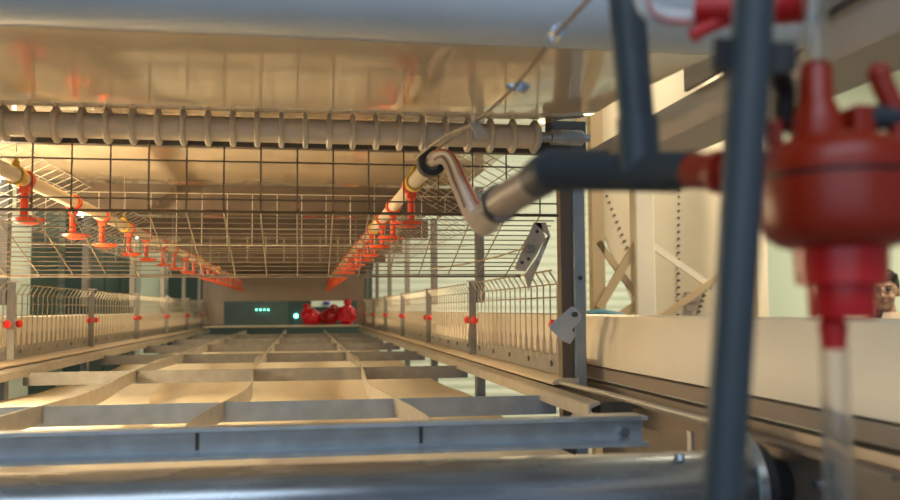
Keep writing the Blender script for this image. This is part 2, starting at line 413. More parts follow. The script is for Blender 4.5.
# ------------------------------------------------------------------ upper tier underside
bm = MB()
pr = []
PB = [(1.03,.3115),(1.2,.317),(1.3,.320),(1.4,.3235),(1.47,.327),(1.53,.334),(1.6,.3475),(1.66,.3625),(1.74,.378),(1.82,.385),(2.2,.3865)]
for i in range(len(PB)-1):
    for q in range(5):
        u = q/5; pr.append((PB[i][0]+(PB[i+1][0]-PB[i][0])*u, PB[i][1]+(PB[i+1][1]-PB[i][1])*u))
pr2 = pr[:]
for i in range(2, len(pr)-2): pr2[i] = (pr[i][0], sum(pr[j][1] for j in range(i-2,i+3))/5)
pr = pr2+[(2.2,.3865),(3,.3865),(5,.3865),(YE,.3865)]
nx = 28
va, vb = [], []
for j, (y, z) in enumerate(pr):
    ra, rb = [], []
    for i in range(nx+1):
        u = i/nx; x = -.80+u*1.30
        w = .0003*math.sin(u*9+y*5)+.0002*math.sin(u*17-y*7)+.013*max(0,(u-.86)/.14)**2*max(0,1-abs(y-1.4)/.36)
        ra.append(bm.bm.verts.new((x,y,z+w))); rb.append(bm.bm.verts.new((x,y,z+w+.004)))
    va.append(ra); vb.append(rb)
for j in range(len(pr)-1):
    for i in range(nx):
        bm.bm.faces.new((va[j][i],va[j+1][i],va[j+1][i+1],va[j][i+1])); bm.bm.faces.new((vb[j][i],vb[j][i+1],vb[j+1][i+1],vb[j+1][i]))
    bm.bm.faces.new((va[j][0],vb[j][0],vb[j+1][0],va[j+1][0])); bm.bm.faces.new((va[j][nx],va[j+1][nx],vb[j+1][nx],vb[j][nx]))
for i in range(nx):
    bm.bm.faces.new((va[0][i],va[0][i+1],vb[0][i+1],vb[0][i])); bm.bm.faces.new((va[-1][i],vb[-1][i],vb[-1][i+1],va[-1][i+1]))
tag(bm.build('upper_belt', UBELT, smooth=70), 'glossy tan belt of the tier above, forming the low ceiling of the cage', 'belt')
t = thing('upper_roller', 'thick grey belt roller crossing the top edge of the view', 'roller', (-.15,1.02,.31))
m = MB(); m.lathe([(.06,-1.0),(.06,.60)], (0,1.02,.372), (1,0,0), 48); m.build('tube', UROLL, t, smooth=40)
m = MB(); m.lathe([(.025,.60),(.025,.68)], (0,1.02,.372), (1,0,0), 20); m.build('shaft', DARKB, t, smooth=40)

# pinch roller with ring discs
t = thing('pinch_roller', 'pale ringed plastic roller across the upper front, under the belt', 'roller', (-.1,1.655,.32))
CY, CZ = 1.66, .3285
m = MB(); m.lathe([(.0225,-.80),(.0225,.446)], (0,CY,CZ), (1,0,0), 28); m.build('core', COMB, t, smooth=40)
x = -.0404-17*.0433
ringbm = None; k = 0
while x < .437:
    m = MB(); m.lathe([(.022,x-.0052),(.029,x-.0050),(.0322,x-.0026),(.0322,x+.0026),(.029,x+.0050),(.022,x+.0052)], (0,CY,CZ), (1,0,0), 28)
    m.build('ring', COMB, t, smooth=40); x += .0433; k += 1
m = MB(); m.lathe([(.010,.446),(.010,.468),(.0150,.470),(.0150,.530),(.013,.533),(.008,.533),(.008,.546)], (0,CY,CZ), (1,0,0), 24); m.build('axle', GALV, t, 'galvanised axle end', smooth=40)
# dark beam from which the gate hangs
tag(MB().prism([(-.84,1.705,.305),(-.84,1.705,.345),(-.84,1.73,.345),(-.84,1.73,.305)], (1.362,0,0)).build('gate_beam', DARKB), 'dark steel bar behind the ringed roller that the wire gate hangs from', 'beam')

# ceiling cross beams further in
for k in range(6):
    y = Y1+1+k
    m = MB(); m.prism([(-.83,y,.304),(-.83,y+.03,.304),(-.83,y+.03,.312),(-.83,y+.006,.312),(-.83,y+.006,.372),(-.83,y+.03,.372),(-.83,y+.03,.38),(-.83,y,.38)], (1.355,0,0))
    tag(m.build('ceiling_beam', CBEAM), 'brown steel beam under the ceiling belt, %s one behind the wire gate' % ORD[k], 'beam', 'beams under the ceiling')
m = MB(); m.prism([(x,YE-.02,z) for x, z in ((-.84,-.12),(-.84,.384),(.53,.384),(.53,-.12),(.466,-.12),(.466,.078),(-.667,.078),(-.667,-.12))], (0,.02,0))
tag(m.build('closing_sheet', LIPM), 'brown frame closing the far end around the dark low opening', 'panel')

# ------------------------------------------------------------------ wire gate (front)
t = thing('wire_gate', 'dark wire mesh gate across the front of the cage with an inward sloping flap', 'gate', (-.15,1.70,.18))
GY = 1.70; sp = .0669; xs = [-.480+i*sp for i in range(-5,15)]
m = MB()
for x in xs: m.tube([(x,GY,.318),(x,GY,.181)], .0016, 6)
for z in (.276, .205, .1835): m.tube([(-.84,GY+.003,z),(.493,GY+.003,z)], .0017, 6)
m.tube([(-.84,GY-.003,.1805),(.20,GY-.003,.1805)], .0019, 6); m.tube([(.222,GY-.003,.1805),(.493,GY-.003,.1805)], .0022, 6)
for x in xs[::2]: m.tube(arc((x+.003,GY,.182), .006, 0, 2*PI, 10, (0,1,0), (0,0,1)), .0013, 5)
m.build('upright_mesh', mat('dark_wire', (.16,.135,.11), .4, .7, .1, 60), t, smooth=50)
m = MB()
y1, z1, y2, z2 = GY, .181, 2.014, .074
for x in xs: m.tube([(x,y1,z1),(x,y2,z2)], .0015, 6)
for k in range(14):
    u = (k+.25)/13.4; u = u if u < 1 else 1
    m.tube([(-.84,y1+(y2-y1)*u,z1+(z2-z1)*u+.003),(.493,y1+(y2-y1)*u,z1+(z2-z1)*u+.003)], .0013, 6)
m.tube([(-.84,y2,z2),(.493,y2,z2)], .0028, 6)
m.build('sloping_flap', WIREF, t, smooth=50)
# pale partitions hanging inside
def partition(y, z0, z1, lab, mt, flap):
    t = thing('wire_partition', lab, 'partition', (-.15,y,z0), 'wire partitions inside the cage')
    m = MB()
    for i in range(17): m.tube([(-.74+i*.0735,y,z1),(-.74+i*.0735,y,z0)], .0013, 5)
    for z in (z0, z0+.05, z1): m.tube([(-.80,y+.002,z),(.50,y+.002,z)], .0015, 5)
    m.build('upright_mesh', mt, t, smooth=50)
partition(2.76, .195, .35, 'pale wire partition hanging just behind the front gate', WIREL, .105)
partition(3.76, .195, .30, 'wire partition second behind the front gate', WIRE, .105)
# sloping side meshes above the fences
def sidemesh(s, x, lab, mt):
    m = MB(); y0, y1 = 1.86, 5.0
    n = 46
    for k in range(n):
        y = y0+(y1-y0)*k/(n-1); m.tube([(x-s*.005,y,.255),(x-s*.22,y,.365)], .0012, 5)
    for k in range(6):
        u = k/5; m.tube([(x-s*(.005+.215*u),y0,.255+.11*u),(x-s*(.005+.215*u),y1,.255+.11*u)], .0013, 5)
    return tag(m.build('side_mesh', mt, smooth=50), lab, 'wire mesh', 'sloping side meshes')
sidemesh(1, XR, 'sloping wire mesh above the right fence, behind the hose', WIRE)
sidemesh(-1, XL, 'sloping wire mesh above the left fence, behind the first orange cup', WIREL)

# pointed zinc plate hanging on the gate
t = thing('pointed_plate', 'pointed tan zinc plate with a slot hanging below the hose', 'plate', tuple(atY(535,255,1.69)))
yp = 1.688
PO = lambda pts: [atY(x,y,yp) for x,y in pts]
m = MB()
m.prism(PO([(534,222.5),(546,222.5),(550.5,236),(528.5,290.5),(524.5,275),(541,251.5),(548,235.5)]), (0,.003,0))
m.prism(PO([(534,222.5),(541,222.5),(545,238),(537,254),(525.5,271.5),(514.5,269)]), (0,.003,0))
m.prism(PO([(545,238),(550.4,236),(538,266.5),(535.5,263)]), (0,.003,0))
m.build('plate', PLATE, t)
c = atY(530,249,yp); MB().tube([c+Vector((0,.004,0)),c+Vector((0,-.012,0))], .0085, 6).build('bolt', POSTM, t, 'dull grey bolt')
m = MB()
for q in ((537,231.5),(522,262.5),(528.5,259)):
    c = atY(*q, yp); m.tube([c, c+Vector((0,-.001,0))], .0035, 10)
m.build('hole', DARKB, t)
m = MB(); a = atY(538,261,yp-.0005); b = atY(544.5,247,yp-.0005); m.bar(a,b,.001,.006, up=(0,0,1)); m.build('slot', WIREL, t)
tag(MB().tube([atY(527,247,1.705),atY(500,256,1.8),atY(466,264,1.95),atY(430,269,2.3)], .0016, 6).build('pull_wire', WIRE, smooth=50), 'thin bent wire running from the pointed plate back along the right side', 'wire')

# ------------------------------------------------------------------ drinker lines
DY = [1.79+i*.3335*1.0+(.03 if i % 2 else 0) for i in range(19)]
PZ = .248
for s, x, nm, ys in ((-1, -.518, 'left', 1.15), (1, .214, 'right', 1.50)):
    t = thing('water_pipe', 'cream water pipe of the %s drinker line under the ceiling' % nm, 'pipe', (x, ys, PZ-.013), 'drinker pipes')
    m = MB(); m.tube([(x,ys,PZ),(x,YE-.2,PZ)], .0135, 16); m.build('tube', PIPEW, t, smooth=50)
    for k, y in enumerate([1.735+j*1.0 for j in range(6)]):
        h = MB(); h.lathe([(.0145,-.011),(.0185,-.011),(.0185,.011),(.0145,.011)], (x,y,PZ), (0,1,0), 20, close=True)
        h.lathe([(.007,0),(.007,.008),(.004,.012),(.004,.016)], (x,y,PZ+.0165), (0,0,1), 12)
        hw = MB(); hw.tube([(x,y,PZ+.044),(x,y,.386)], .0009, 5); hw.build('hanger_wire', WIRE, t)
        h.build('hanger_clamp', YELLOW, t, 'yellow hanger clamp', smooth=50)
    if s == 1:
        e = MB(); e.lathe([(.0135,0),(.0235,0),(.0235,.03),(.0135,.03)], (x,ys-.012,PZ), (0,1,0), 28, close=True); e.build('end_collar', BLACK, t, 'black rubber end collar', smooth=50)
def drinker(x):
    t = thing('drinker_cup', '', 'drinker', (x,0,.163))
    m = MB(); m.lathe([(.0130,-.010),(.0175,-.010),(.019,-.006),(.019,.006),(.0175,.010),(.0130,.010)], (x,0,PZ), (0,1,0), 20, close=True)
    m.box(x-.009,x+.009,-.01,.01,PZ-.026,PZ-.017); m.build('saddle', ORANGE, t, smooth=40)
    m = MB(); m.lathe([(.0085,0),(.0075,.012),(.007,.058)], (x,0,.169), (0,0,1), 14)
    m.box(x-.0025,x+.0025,-.0105,.0105,.172,.224); m.build('stem', ORANGE, t, smooth=40)
    m = MB(); m.lathe([(.004,.0),(.012,.0005),(.024,.004),(.030,.0095),(.0305,.0115),(.029,.0115),(.022,.007),(.006,.0075)], (x+(.008 if x < 0 else -.007),0,.163), (0,0,1), 28); m.build('cup', ORANGE, t, smooth=50)
    m = MB(); m.tube([(x+.012*(1 if x < 0 else -1),0,.168),(x+.012*(1 if x < 0 else -1),0,.180)], .0035, 8); m.build('nipple', ZINC, t, 'steel nipple')
    return t
for s, x, nm in ((-1, -.518, 'left'), (1, .214, 'right')):
    p = drinker(x)
    for k, y in enumerate(DY):
        lb = 'orange drinker cup on the %s water pipe, %s counted from the front' % (nm, ORD[k])
        if k == 0: p.location = (x,y,.163); p['label'] = lb; p['group'] = 'drinkers on the %s pipe' % nm
        else: copy_tree(p, (x,y,.163), lb)

# ------------------------------------------------------------------ steel rope with clamps
rp = [atY(622,-40,.58), atY(588,0,.68), atY(553,38,.79), atY(514,87,.96), atY(475,122,1.18), atY(432,153,1.455)]
t = thing('steel_rope', 'brown steel wire rope running from the top edge down to the drinker pipe', 'rope', tuple(rp[-1]))
m = MB(); m.tube(bez(rp, 8), .0019, 8); m.build('strand', ROPE, t, smooth=50)
o2 = Vector((.005,0,.004))
m = MB(); m.tube(bez([rp[2]+o2*.5, (rp[2]+rp[3])/2+o2*.9, rp[3]+o2*.4], 8), .0014, 8); m.build('doubled_end', ROPE, t, smooth=50)
m = MB(); m.tube(bez([rp[4]+Vector((-.002,0,-.003)), (rp[4]+rp[5])/2+Vector((-.010,0,.004)), rp[5]+Vector((-.022,0,-.004))], 8), .0019, 8); m.build('loop_end', TAGM, t, 'paler frayed loop end', smooth=50)
# tape tag
c = atY(474,121,1.178); d = (rp[4]-rp[3]).normalized()
t2 = MB(); t2.bar(c-d*.010, c+d*.010, .003, .016); a = atY(473,121,1.176); b = atY(482,137,1.176); t2.bar(a,b,.013,.003, up=(0,1,0))
t2.build('tape_tag', TAGM, t, 'folded tan tape tag')
for q, lb in ((2,'zinc rope clamp with U-bolt, the upper one on the steel rope'),(3,'zinc rope clamp with U-bolt, the lower one on the steel rope')):
    c = rp[q]; d = (rp[q+1]-rp[q-1]).normalized(); side = Vector((0,-1,0)); side = (side-d*side.dot(d)).normalized(); up = d.cross(side)
    side = (side*.45+up*(1 if up.x > 0 else -1)).normalized()
    k = thing('rope_clamp', lb, 'clamp', tuple(c), 'rope clamps')
    w = .0055
    m = MB()
    U = [c+d*w+side*.017, c+d*w-side*.003]+[c-side*.003+d*w*math.cos(a)-side*w*math.sin(a) for a in (PI*i/8 for i in range(1,8))]+[c-d*w-side*.003, c-d*w+side*.017]
    m.tube(U, .0024, 8); m.build('u_bolt', ZINC, k, smooth=50)
    m = MB(); m.bar(c-d*.010+side*.0045, c+d*.010+side*.0045, .012, .007, up=side); m.build('saddle', ZINC, k, bevel=.001)
    for e in (1,-1):
        m = MB(); p = c+d*w*e+side*.0085; m.tube([p, p+side*.0055], .0052, 6); m.build('nut', ZINC, k)

# ------------------------------------------------------------------ S-shaped hose to the right drinker pipe
hp = [Vector((.214,1.53,PZ)), Vector((.216,1.455,PZ+.002)), atD(449,160,1.40), atD(461,186,1.27), atD(473,211,1.13), atD(484,223,1.02), atD(491,213,.91), atD(501,204,.835)]
hp2 = bez(hp, 10)
t = thing('bent_hose', 'frosted water hose with red stripe bent in an S below the pipe end', 'hose', tuple(hp[5]))
nH = len(hp2); rad = [.0118+.0048*min(1, max(0, (i/nH-.15)/.5)) for i in range(nH)]
rad = [.0118+(.0158-.0118)*min(1, max(0, i/nH)) for i in range(nH)]
m = MB(); m.tube(hp2, rad, 18); m.build('hose_body', HOSE, t, smooth=60)
def stripe(ang, w, mt, nm, i0, i1):
    pts = []
    for i in range(i0, i1):
        tt = (hp2[min(i+1,nH-1)]-hp2[max(i-1,0)]).normalized()
        v = (-hp2[i]).normalized(); v = (v-tt*v.dot(tt)).normalized(); u = tt.cross(v)
        pts.append(hp2[i]+(v*math.cos(ang)+u*math.sin(ang))*(rad[i]-.0002))
    q = MB(); q.tube(pts, w, 6); q.build('stripe', mt, t, nm, smooth=60)
stripe(-.75, .0022, HSTR, 'red stripe', 14, 44); stripe(.45, .0016, HSTD, 'dark stripe', 14, 42); stripe(-.15, .0034, HWHT, 'whitish stripe', 14, 46)
# tee pipe assembly
t = thing('tee_pipe', 'dark blue-grey water pipe tee joining hose, riser and red regulator', 'pipe', tuple(atD(637,172,.60)))
A = atD(548,170,.665); B = atD(694,170,.565); C = atD(640,172,.61)
m = MB(); m.tube([A,C,B], [.0136,.0130,.0120], 24); m.build('arm', PVCD, t, smooth=50)
m = MB(); m.tube([C-(B-A).normalized()*.03, C+(B-A).normalized()*.03], .0136, 24); m.build('tee_body', PVCD, t, smooth=50)
m = MB(); m.tube([C, atD(637,118,.61)], .0142, 24); m.build('riser_socket', PVC, t, smooth=50)
m = MB(); m.tube([atD(637,125,.61), atD(624,-30,.61)], .0122, 24); m.build('riser', PVC, t, 'blue-grey upright pipe', smooth=50)
E0 = atD(530,178,.80); E1 = atD(506,203,.895)
m = MB(); m.tube(bez([atD(604,170.5,.635), atD(570,170,.655), atD(551,171,.668), atD(539,178,.70)], 8), [.0147+.0010*min(1,i/14) for i in range(25)], 24); m.build('elbow', PVCD, t, smooth=50)
m = MB(); m.tube([atD(552,172,.68), atD(500,203,.84)], [.0140,.0155], 24); m.build('hose_tail', CUFF, t, 'brown hose tail', smooth=50)
e = atD(499,204,.845); dd = (atD(500,203,.84)-atD(552,172,.68)).normalized()
m = MB(); m.tube([e-dd*.009, e+dd*.004], .0182, 24); m.build('retaining_ring', BLACK, t, 'dark retaining ring', smooth=50)

# ------------------------------------------------------------------ red pressure regulator
D0 = .50; px = D0/900
c0 = atD(838,177,D0)
t = thing('pressure_regulator', 'large red plastic water pressure regulator hanging at the right', 'regulator', tuple(atD(838,318,D0)))
Zd = Vector((0,0,1))
def lz(prof, cx=838, D=D0, seg=40, m=None):
    c = atD(cx,177,D); m = m or MB()
    return m.lathe([(r*px*D/D0, (177-y)*px*D/D0) for y, r in prof], c, Zd, seg)
lz([(250,44),(246,58),(238,70),(222,76),(196,77),(181,77)]).build('lower_housing', REDREG, t, smooth=40)
lz([(181,74),(176,74)]).build('gasket', BLACK, t, 'dark seam')
lz([(176,77),(158,76),(148,68),(140,50),(134,30)]).build('upper_housing', REDREG, t, smooth=40)
lz([(286,32),(284,43),(248,45)]).build('outlet_collar', REDBR, t, smooth=40)
lz([(318,31),(316,32),(286,33)]).build('outlet_neck', REDBR, t, smooth=40)
lz([(140,27),(118,24),(104,19),(100,17),(66,16),(61,12)], cx=819).build('tower', REDREG, t, smooth=40)
for k in range(8):
    a = 2*PI*k/8+.2; m = MB(); p = c0+Vector((math.cos(a)*.037, math.sin(a)*.037, .0)); m.tube([p+Vector((0,0,.004)), p+Vector((0,0,.011))], .004, 8); m.build('screw', REDREG, t)
m = MB(); a = atD(858,128,D0); m.box(a.x-.006,a.x+.006,a.y-.008,a.y+.008,a.z-.009,a.z+.012); m.build('side_block', REDREG, t, bevel=.002)
m = MB(); m.tube([atD(862,118,D0), atD(905,117,D0)], .0072, 14); m.build('side_elbow', PVCD, t, 'dark grey side elbow', smooth=50)
m = MB(); m.tube(bez([atD(878,72,D0), atD(884,88,D0), atD(894,110,D0), atD(900,140,D0)], 6), .0062, 14); m.build('lever', REDREG, t, smooth=50)
m = MB(); m.ball(atD(879,74,D0), .0066,.0066,.0066,14); m.build('lever_knob', REDREG, t, smooth=50)
m = MB(); m.tube([atD(775,120,D0), atD(776,160,D0)], .0042, 12); m.build('side_stud', REDREG, t, smooth=50)
m = MB(); m.tube([atD(690,171,.567), atD(720,172,.545)], .0112, 24); m.tube([atD(718,172,.548), atD(727,172,.54)], .0135, 24); m.tube([atD(725,172,.542), atD(790,178,.505)], .0095, 20); m.build('inlet_socket', REDREG, t, smooth=50)
m = MB(); m.lathe([(.0065,0),(.0065,.07),(.0061,.07),(.0061,0)], atD(816,62,D0), (0.0,0,1), 20, close=True); m.build('sight_tube', CLEAR, t, 'clear upper sight tube', smooth=50)
# lower sight tube
t2 = thing('drop_tube', 'clear plastic tube with a red cap hanging below the red regulator', 'tube', tuple(atD(834,500,D0)))
lz([(348,11.5),(334,13),(323,14),(317,9)], cx=828).build('cap', REDBR, t2, 'red cap', smooth=40)
c = atD(834,346,D0); m = MB(); m.lathe([(.0076,0),(.0076,-.105),(.0072,-.105),(.0072,0)], c, Zd, 24, close=True); m.build('tube', CLEAR, t2, smooth=50)
# slanting pipe in front
t = thing('slanting_pipe', 'blue-grey plastic pipe slanting down past the regulator, closest to the camera', 'pipe', tuple(atD(720,520,.47)))
m = MB(); m.tube([atD(756.5,-40,.47), atD(720.5,530,.47)], .01085, 28); m.build('tube', PVC, t, smooth=60)
# black clamp on the pipe
t = thing('pipe_clamp', 'black plastic clamp gripping the slanting pipe near the top', 'clamp', tuple(atD(752,70,.49)))
a = atD(752,38,.472); ax = (atD(756.5,-40,.47)-atD(720.5,530,.47)).normalized()
cc = atD(751,56,.470); u1 = Vector((1,-.16,0)).normalized(); u1 = (u1-ax*u1.dot(ax)).normalized(); u2 = ax.cross(u1); u2 = u2 if u2.y > 0 else -u2
m = MB(); ao = arc(cc-ax*.008, .0196, -.15, PI+.15, 18, u1, u2); ai = arc(cc-ax*.008, .0110, -.15, PI+.15, 18, u1, u2)
m.prism(ao+ai[::-1], ax*.016); m.build('band', BLACK, t, smooth=40)
m = MB(); p = atD(787,55,.48); m.box(p.x-.0035,p.x+.0035,p.y-.004,p.y+.008,p.z-.009,p.z+.006); m.build('latch', BLACK, t, bevel=.001)
m = MB(); m.tube(bez([atD(776,64,.495), atD(784,90,.51), atD(785,118,.515), atD(800,128,.515)], 6), .0062, 14); m.build('strut', BLACK, t, smooth=50)
# red hose connector at the top
t = thing('hose_connector', 'red ribbed hose connector at the top edge behind the slanting pipe', 'connector', tuple(atD(745,20,.53)))
m = MB(); m.tube([atD(696,8,.55), atD(790,6,.53)], [.0085,.011], 20); m.build('body', REDBR, t, smooth=50)
m = MB(); m.tube(bez([atD(692,37,.545), atD(702,30,.545), atD(716,24,.545), atD(732,18,.545)], 6), .0042, 12); m.build('lever', REDBR, t, smooth=50)
m = MB(); m.tube([atD(776,4,.53),atD(801,4,.53)], .0115, 18); m.build('collar', REDBR, t, smooth=50)
t = thing('milky_hose', 'milky white hose looping along the top edge to the red connector', 'hose', tuple(atD(665,20,.56)))
m = MB(); m.tube(bez([atD(640,-25,.56), atD(645,2,.56), atD(655,14,.56), atD(672,18,.56), atD(700,19,.556)], 8), .0065, 16); m.build('hose_body', WHOSE, t, smooth=60)
m = MB(); m.tube([p+Vector((0,-.006,-.004)) for p in bez([atD(640,-25,.56), atD(645,2,.56), atD(655,14,.56), atD(672,18,.56), atD(700,19,.556)], 8)], .0012, 6); m.build('stripe', HSTR, t, 'faint red stripe', smooth=60)

# ------------------------------------------------------------------ background right: hopper on its frame
HY = 5.0
h = lambda x, y, Y=HY: atY(x, y, Y)
t = thing('feed_hopper', 'cream sheet metal feed hopper with rivet rows standing beyond the right trough', 'hopper', (2.1, 5.6, -1.5))
# tapered body (front face in the plane Y=HY, sloping left side)
tl, tm, bl = h(588,188), h(590,198), h(645,322)
tr, br = h(724,188), h(724,340)
bl2 = h(640,318)
zt, zb = tl.z+.9, h(650,330).z
body = MB()
def ring(xl, xr, z, y0, y1): k_ = y1/y0; return [(xl,y0,z),(xr,y0,z),(xr*k_,y1,z),(min(xl*k_+.04, xr*k_-.05),y1,z)]
rgs = [ring(tl.x,tr.x+.02,zt,HY,HY+1.2), ring(tm.x,tr.x+.02,tm.z,HY,HY+1.2), ring(bl2.x,tr.x-.02,bl2.z,HY+.02,HY+.8), ring(bl2.x+.06,tr.x-.1,-.35,HY+.06,HY+.6)]
vv = [[body.bm.verts.new(p) for p in r] for r in rgs]
for i in range(3):
    for k in range(4): body.bm.faces.new((vv[i][k], vv[i][(k+1) % 4], vv[i+1][(k+1) % 4], vv[i+1][k]))
body.bm.faces.new(vv[0]); body.bm.faces.new(vv[3][::-1])
body.build('bin', HOPM, t)
m = MB()
for k in range(20):
    for a, b in (((679,190),(679,322)), ((607,196),(656,318))):
        u = k/19; p = h(a[0]+(b[0]-a[0])*u, a[1]+(b[1]-a[1])*u, HY-.004); m.tube([p+Vector((0,.03,0)), p], .0075, 6)
for k in range(7):
    u = k/6; p = h(708-10*u, 285+32*u, HY-.004); m.tube([p+Vector((0,.03,0)), p], .0075, 6)
m.build('rivet', DARKB, t, 'dark rivets')
m = MB(); a = h(641,178,HY-.25); m.box(a.x-.055,a.x+.055,HY-.3,HY-.2,-1.5,1.6); m.build('leg', HOPF, t, 'bright square front leg', bevel=.008)
m = MB(); a = h(595,200,HY-.2); m.box(a.x-.035,a.x+.035,HY-.25,HY-.18,-1.5,1.6); m.build('leg', HOPD, t)
a = h(734,200,HY-.2); m = MB(); m.box(a.x-.03,a.x+.03,HY-.25,HY-.18,-1.5,1.6); m.build('leg', HOPD, t)
m = MB(); m.bar(h(599,308,HY-.26), h(640,238,HY-.26), .02, .045); m.build('brace', HOPD, t)
m = MB(); m.bar(h(598,242,HY-.24), h(640,300,HY-.24), .02, .035); m.build('brace', HOPD, t)
m = MB(); m.bar(h(655,322,HY-.26), h(722,275,HY-.26), .02, .035); m.build('brace', HOPD, t)
m = MB(); m.bar(h(650,244,HY-.24), h(716,290,HY-.24), .02, .035); m.build('brace', HOPF, t)
m = MB(); m.bar(h(606,326,HY-.26), h(640,303,HY-.26), .02, .05); m.build('brace', HOPD, t)
for (x, y, w, hh) in ((693,297,.085,.06),(691,308,.055,.035)):
    p = h(x,y,HY-.006); m = MB(); m.box(p.x-w/2,p.x+w/2,HY-.008,HY+.03,p.z-hh/2,p.z+hh/2); m.build('plate', LIPM, t)
p = h(608,316,3.6)
tag(MB().tube([h(588,315,4.2), h(600,313,4.2), h(622,317,4.2)], .022, 12).build('teal_pipe', BLUEP, smooth=50), 'short dark teal pipe lying behind the right trough near the hopper', 'pipe')
p = h(580,190,4.6)
tag(MB().box(p.x-.02,p.x+.02,4.58,4.62,-1.5,2.0).build('pole', HOPD), 'thin brown pole between the corner post and the hopper', 'pole')
p = h(757,190,5.6); tag(MB().box(p.x-.04,p.x+.04,5.56,5.64,-1.5,2.4).build('column', HOPF), 'cream steel column just right of the slanting pipe', 'column')
# ------------------------------------------------------------------ left side beyond the fence: partitions of the next aisle
def lp(x, y, X=-1.7): return atX(x, y, X)
for (x0, x1, mt, nm, lab, cat) in ((84,134,DGREEN,'dark_cabinet','tall dark cabinet standing in the aisle beyond the left fence','cabinet'),
                                   (-30,30,WALLM,'pale_panel','pale green wall panel beyond the left fence at the far left','panel'),
                                   (141,163,WALLM,'narrow_panel','narrow pale green panel beyond the left fence, right of the dark cabinet','panel')):
    a, b = lp(x0,300), lp(x1,300)
    tt = MB(); tt.box(-1.85,-1.7,a.y,b.y,-1.5,1.2)
    if nm == 'dark_cabinet':
        for k in range(4): tt.box(-1.7,-1.69,a.y+.1+k*(b.y-a.y-.2)/3-.02,a.y+.1+k*(b.y-a.y-.2)/3+.02,-1.4,1.1)
    tag(tt.build(nm, mt), lab, cat)
# tube lamps in the left aisle
lamps = [2.2, 4.07, 5.4, 7.07, 8.15]
for k, y in enumerate(lamps):
    t = thing('tube_lamp', 'glowing tube lamp in the left aisle above the drinker line, %s from the front' % ORD[k], 'lamp', (-1.28,y,.555), 'tube lamps in the left aisle')
    m = MB(); m.tube([(-1.28,y-.16,.575),(-1.28,y+.16,.575)], .02, 12); m.build('tube', LAMPM, t, 'glowing white tube', smooth=50)
    m = MB(); m.box(-1.30,-1.26,y-.2,y+.2,.593,.62); m.tube([(-1.28,y,.62),(-1.28,y,2.6)], .004, 6); m.build('housing', GALV, t)

# ------------------------------------------------------------------ far end: cabinet with lights, red bags
t = thing('control_cabinet', 'dark green control cabinet with small lights at the far end', 'cabinet', (-.3,11.2,-1.5))
MB().box(-1.6,.85,11.2,11.6,-1.5,.5).build('body', DGREEN, t)
m = MB(); m.box(-.98,-.18,11.18,11.2,-.2,.12); m.build('panel', mat('grey_green_panel', (.07,.10,.09), .5, 0, .1, 4), t)
for k in range(4):
    p = atY(256.5+k*3.9,309.7,11.15); m = MB(); m.tube([p, p+Vector((0,.05,0))], .0095, 10); m.build('light', LEDM, t, 'green light', smooth=50)
p = atY(296,316,11.15); m = MB(); m.tube([p, p+Vector((0,.05,0))], .026, 12); m.build('light', LEDM, t, 'larger green light', smooth=50)
p = atY(326.5,303.5,11.1); m = MB(); m.box(p.x-.04,p.x+.04,11.12,11.2,p.z-.018,p.z+.022); m.build('sign', BLUES, t, 'small blue sign')
p = atY(333,303,11.0); m = MB(); m.box(p.x-.26,p.x+.16,11.15,11.2,p.z-.045,p.z+.05); m.build('pale_board', WALLM, t, 'pale green board')
def bag(px0, px1, ytop, mt, lab, seed, tuft):
    rnd = random.Random(seed); a = atY(px0,325,7.75); b = atY(px1,325,7.75); cx = (a.x+b.x)/2; w = (b.x-a.x)/2; top = atY(cx, ytop, 7.75).z
    zb = -.125; hgt = (325.5-ytop)*7.75/900
    t = thing('tied_bag', lab, 'bag', (cx,7.85,zb), 'red bags at the far end')
    of = Vector((rnd.random()*9, rnd.random()*9, rnd.random()*9))
    def f(p):
        d = 1+.38*noise.noise(p*1.6+of)+.20*noise.noise(p*4.2+of)
        q = Vector((p.x*d, p.y*d, p.z*(1+.25*noise.noise(p*2.1-of))))
        return Vector((q.x+tuft*.25*max(0,q.z), q.y, max(q.z, -.9)))
    m = MB(); m.ball((cx,7.85,zb+hgt*.38), w*.92, .075, hgt*.43, 40, f); m.build('sack', mt, t, smooth=75)
    def g(p):
        d = 1+.5*noise.noise(p*2.3-of); return Vector((p.x*d*(.55+.6*max(0,p.z)), p.y*d, p.z))
    m = MB(); m.ball((cx+tuft*w*.9,7.85,zb+hgt*.80), w*.46, .05, hgt*.23, 24, g); m.build('gathered_top', mt, t, smooth=75)
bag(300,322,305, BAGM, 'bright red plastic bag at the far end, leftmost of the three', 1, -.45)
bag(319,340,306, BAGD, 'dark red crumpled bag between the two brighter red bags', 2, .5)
bag(337,358,301, BAGM, 'bright red bag with a tall tied top, rightmost of the three', 3, .05)

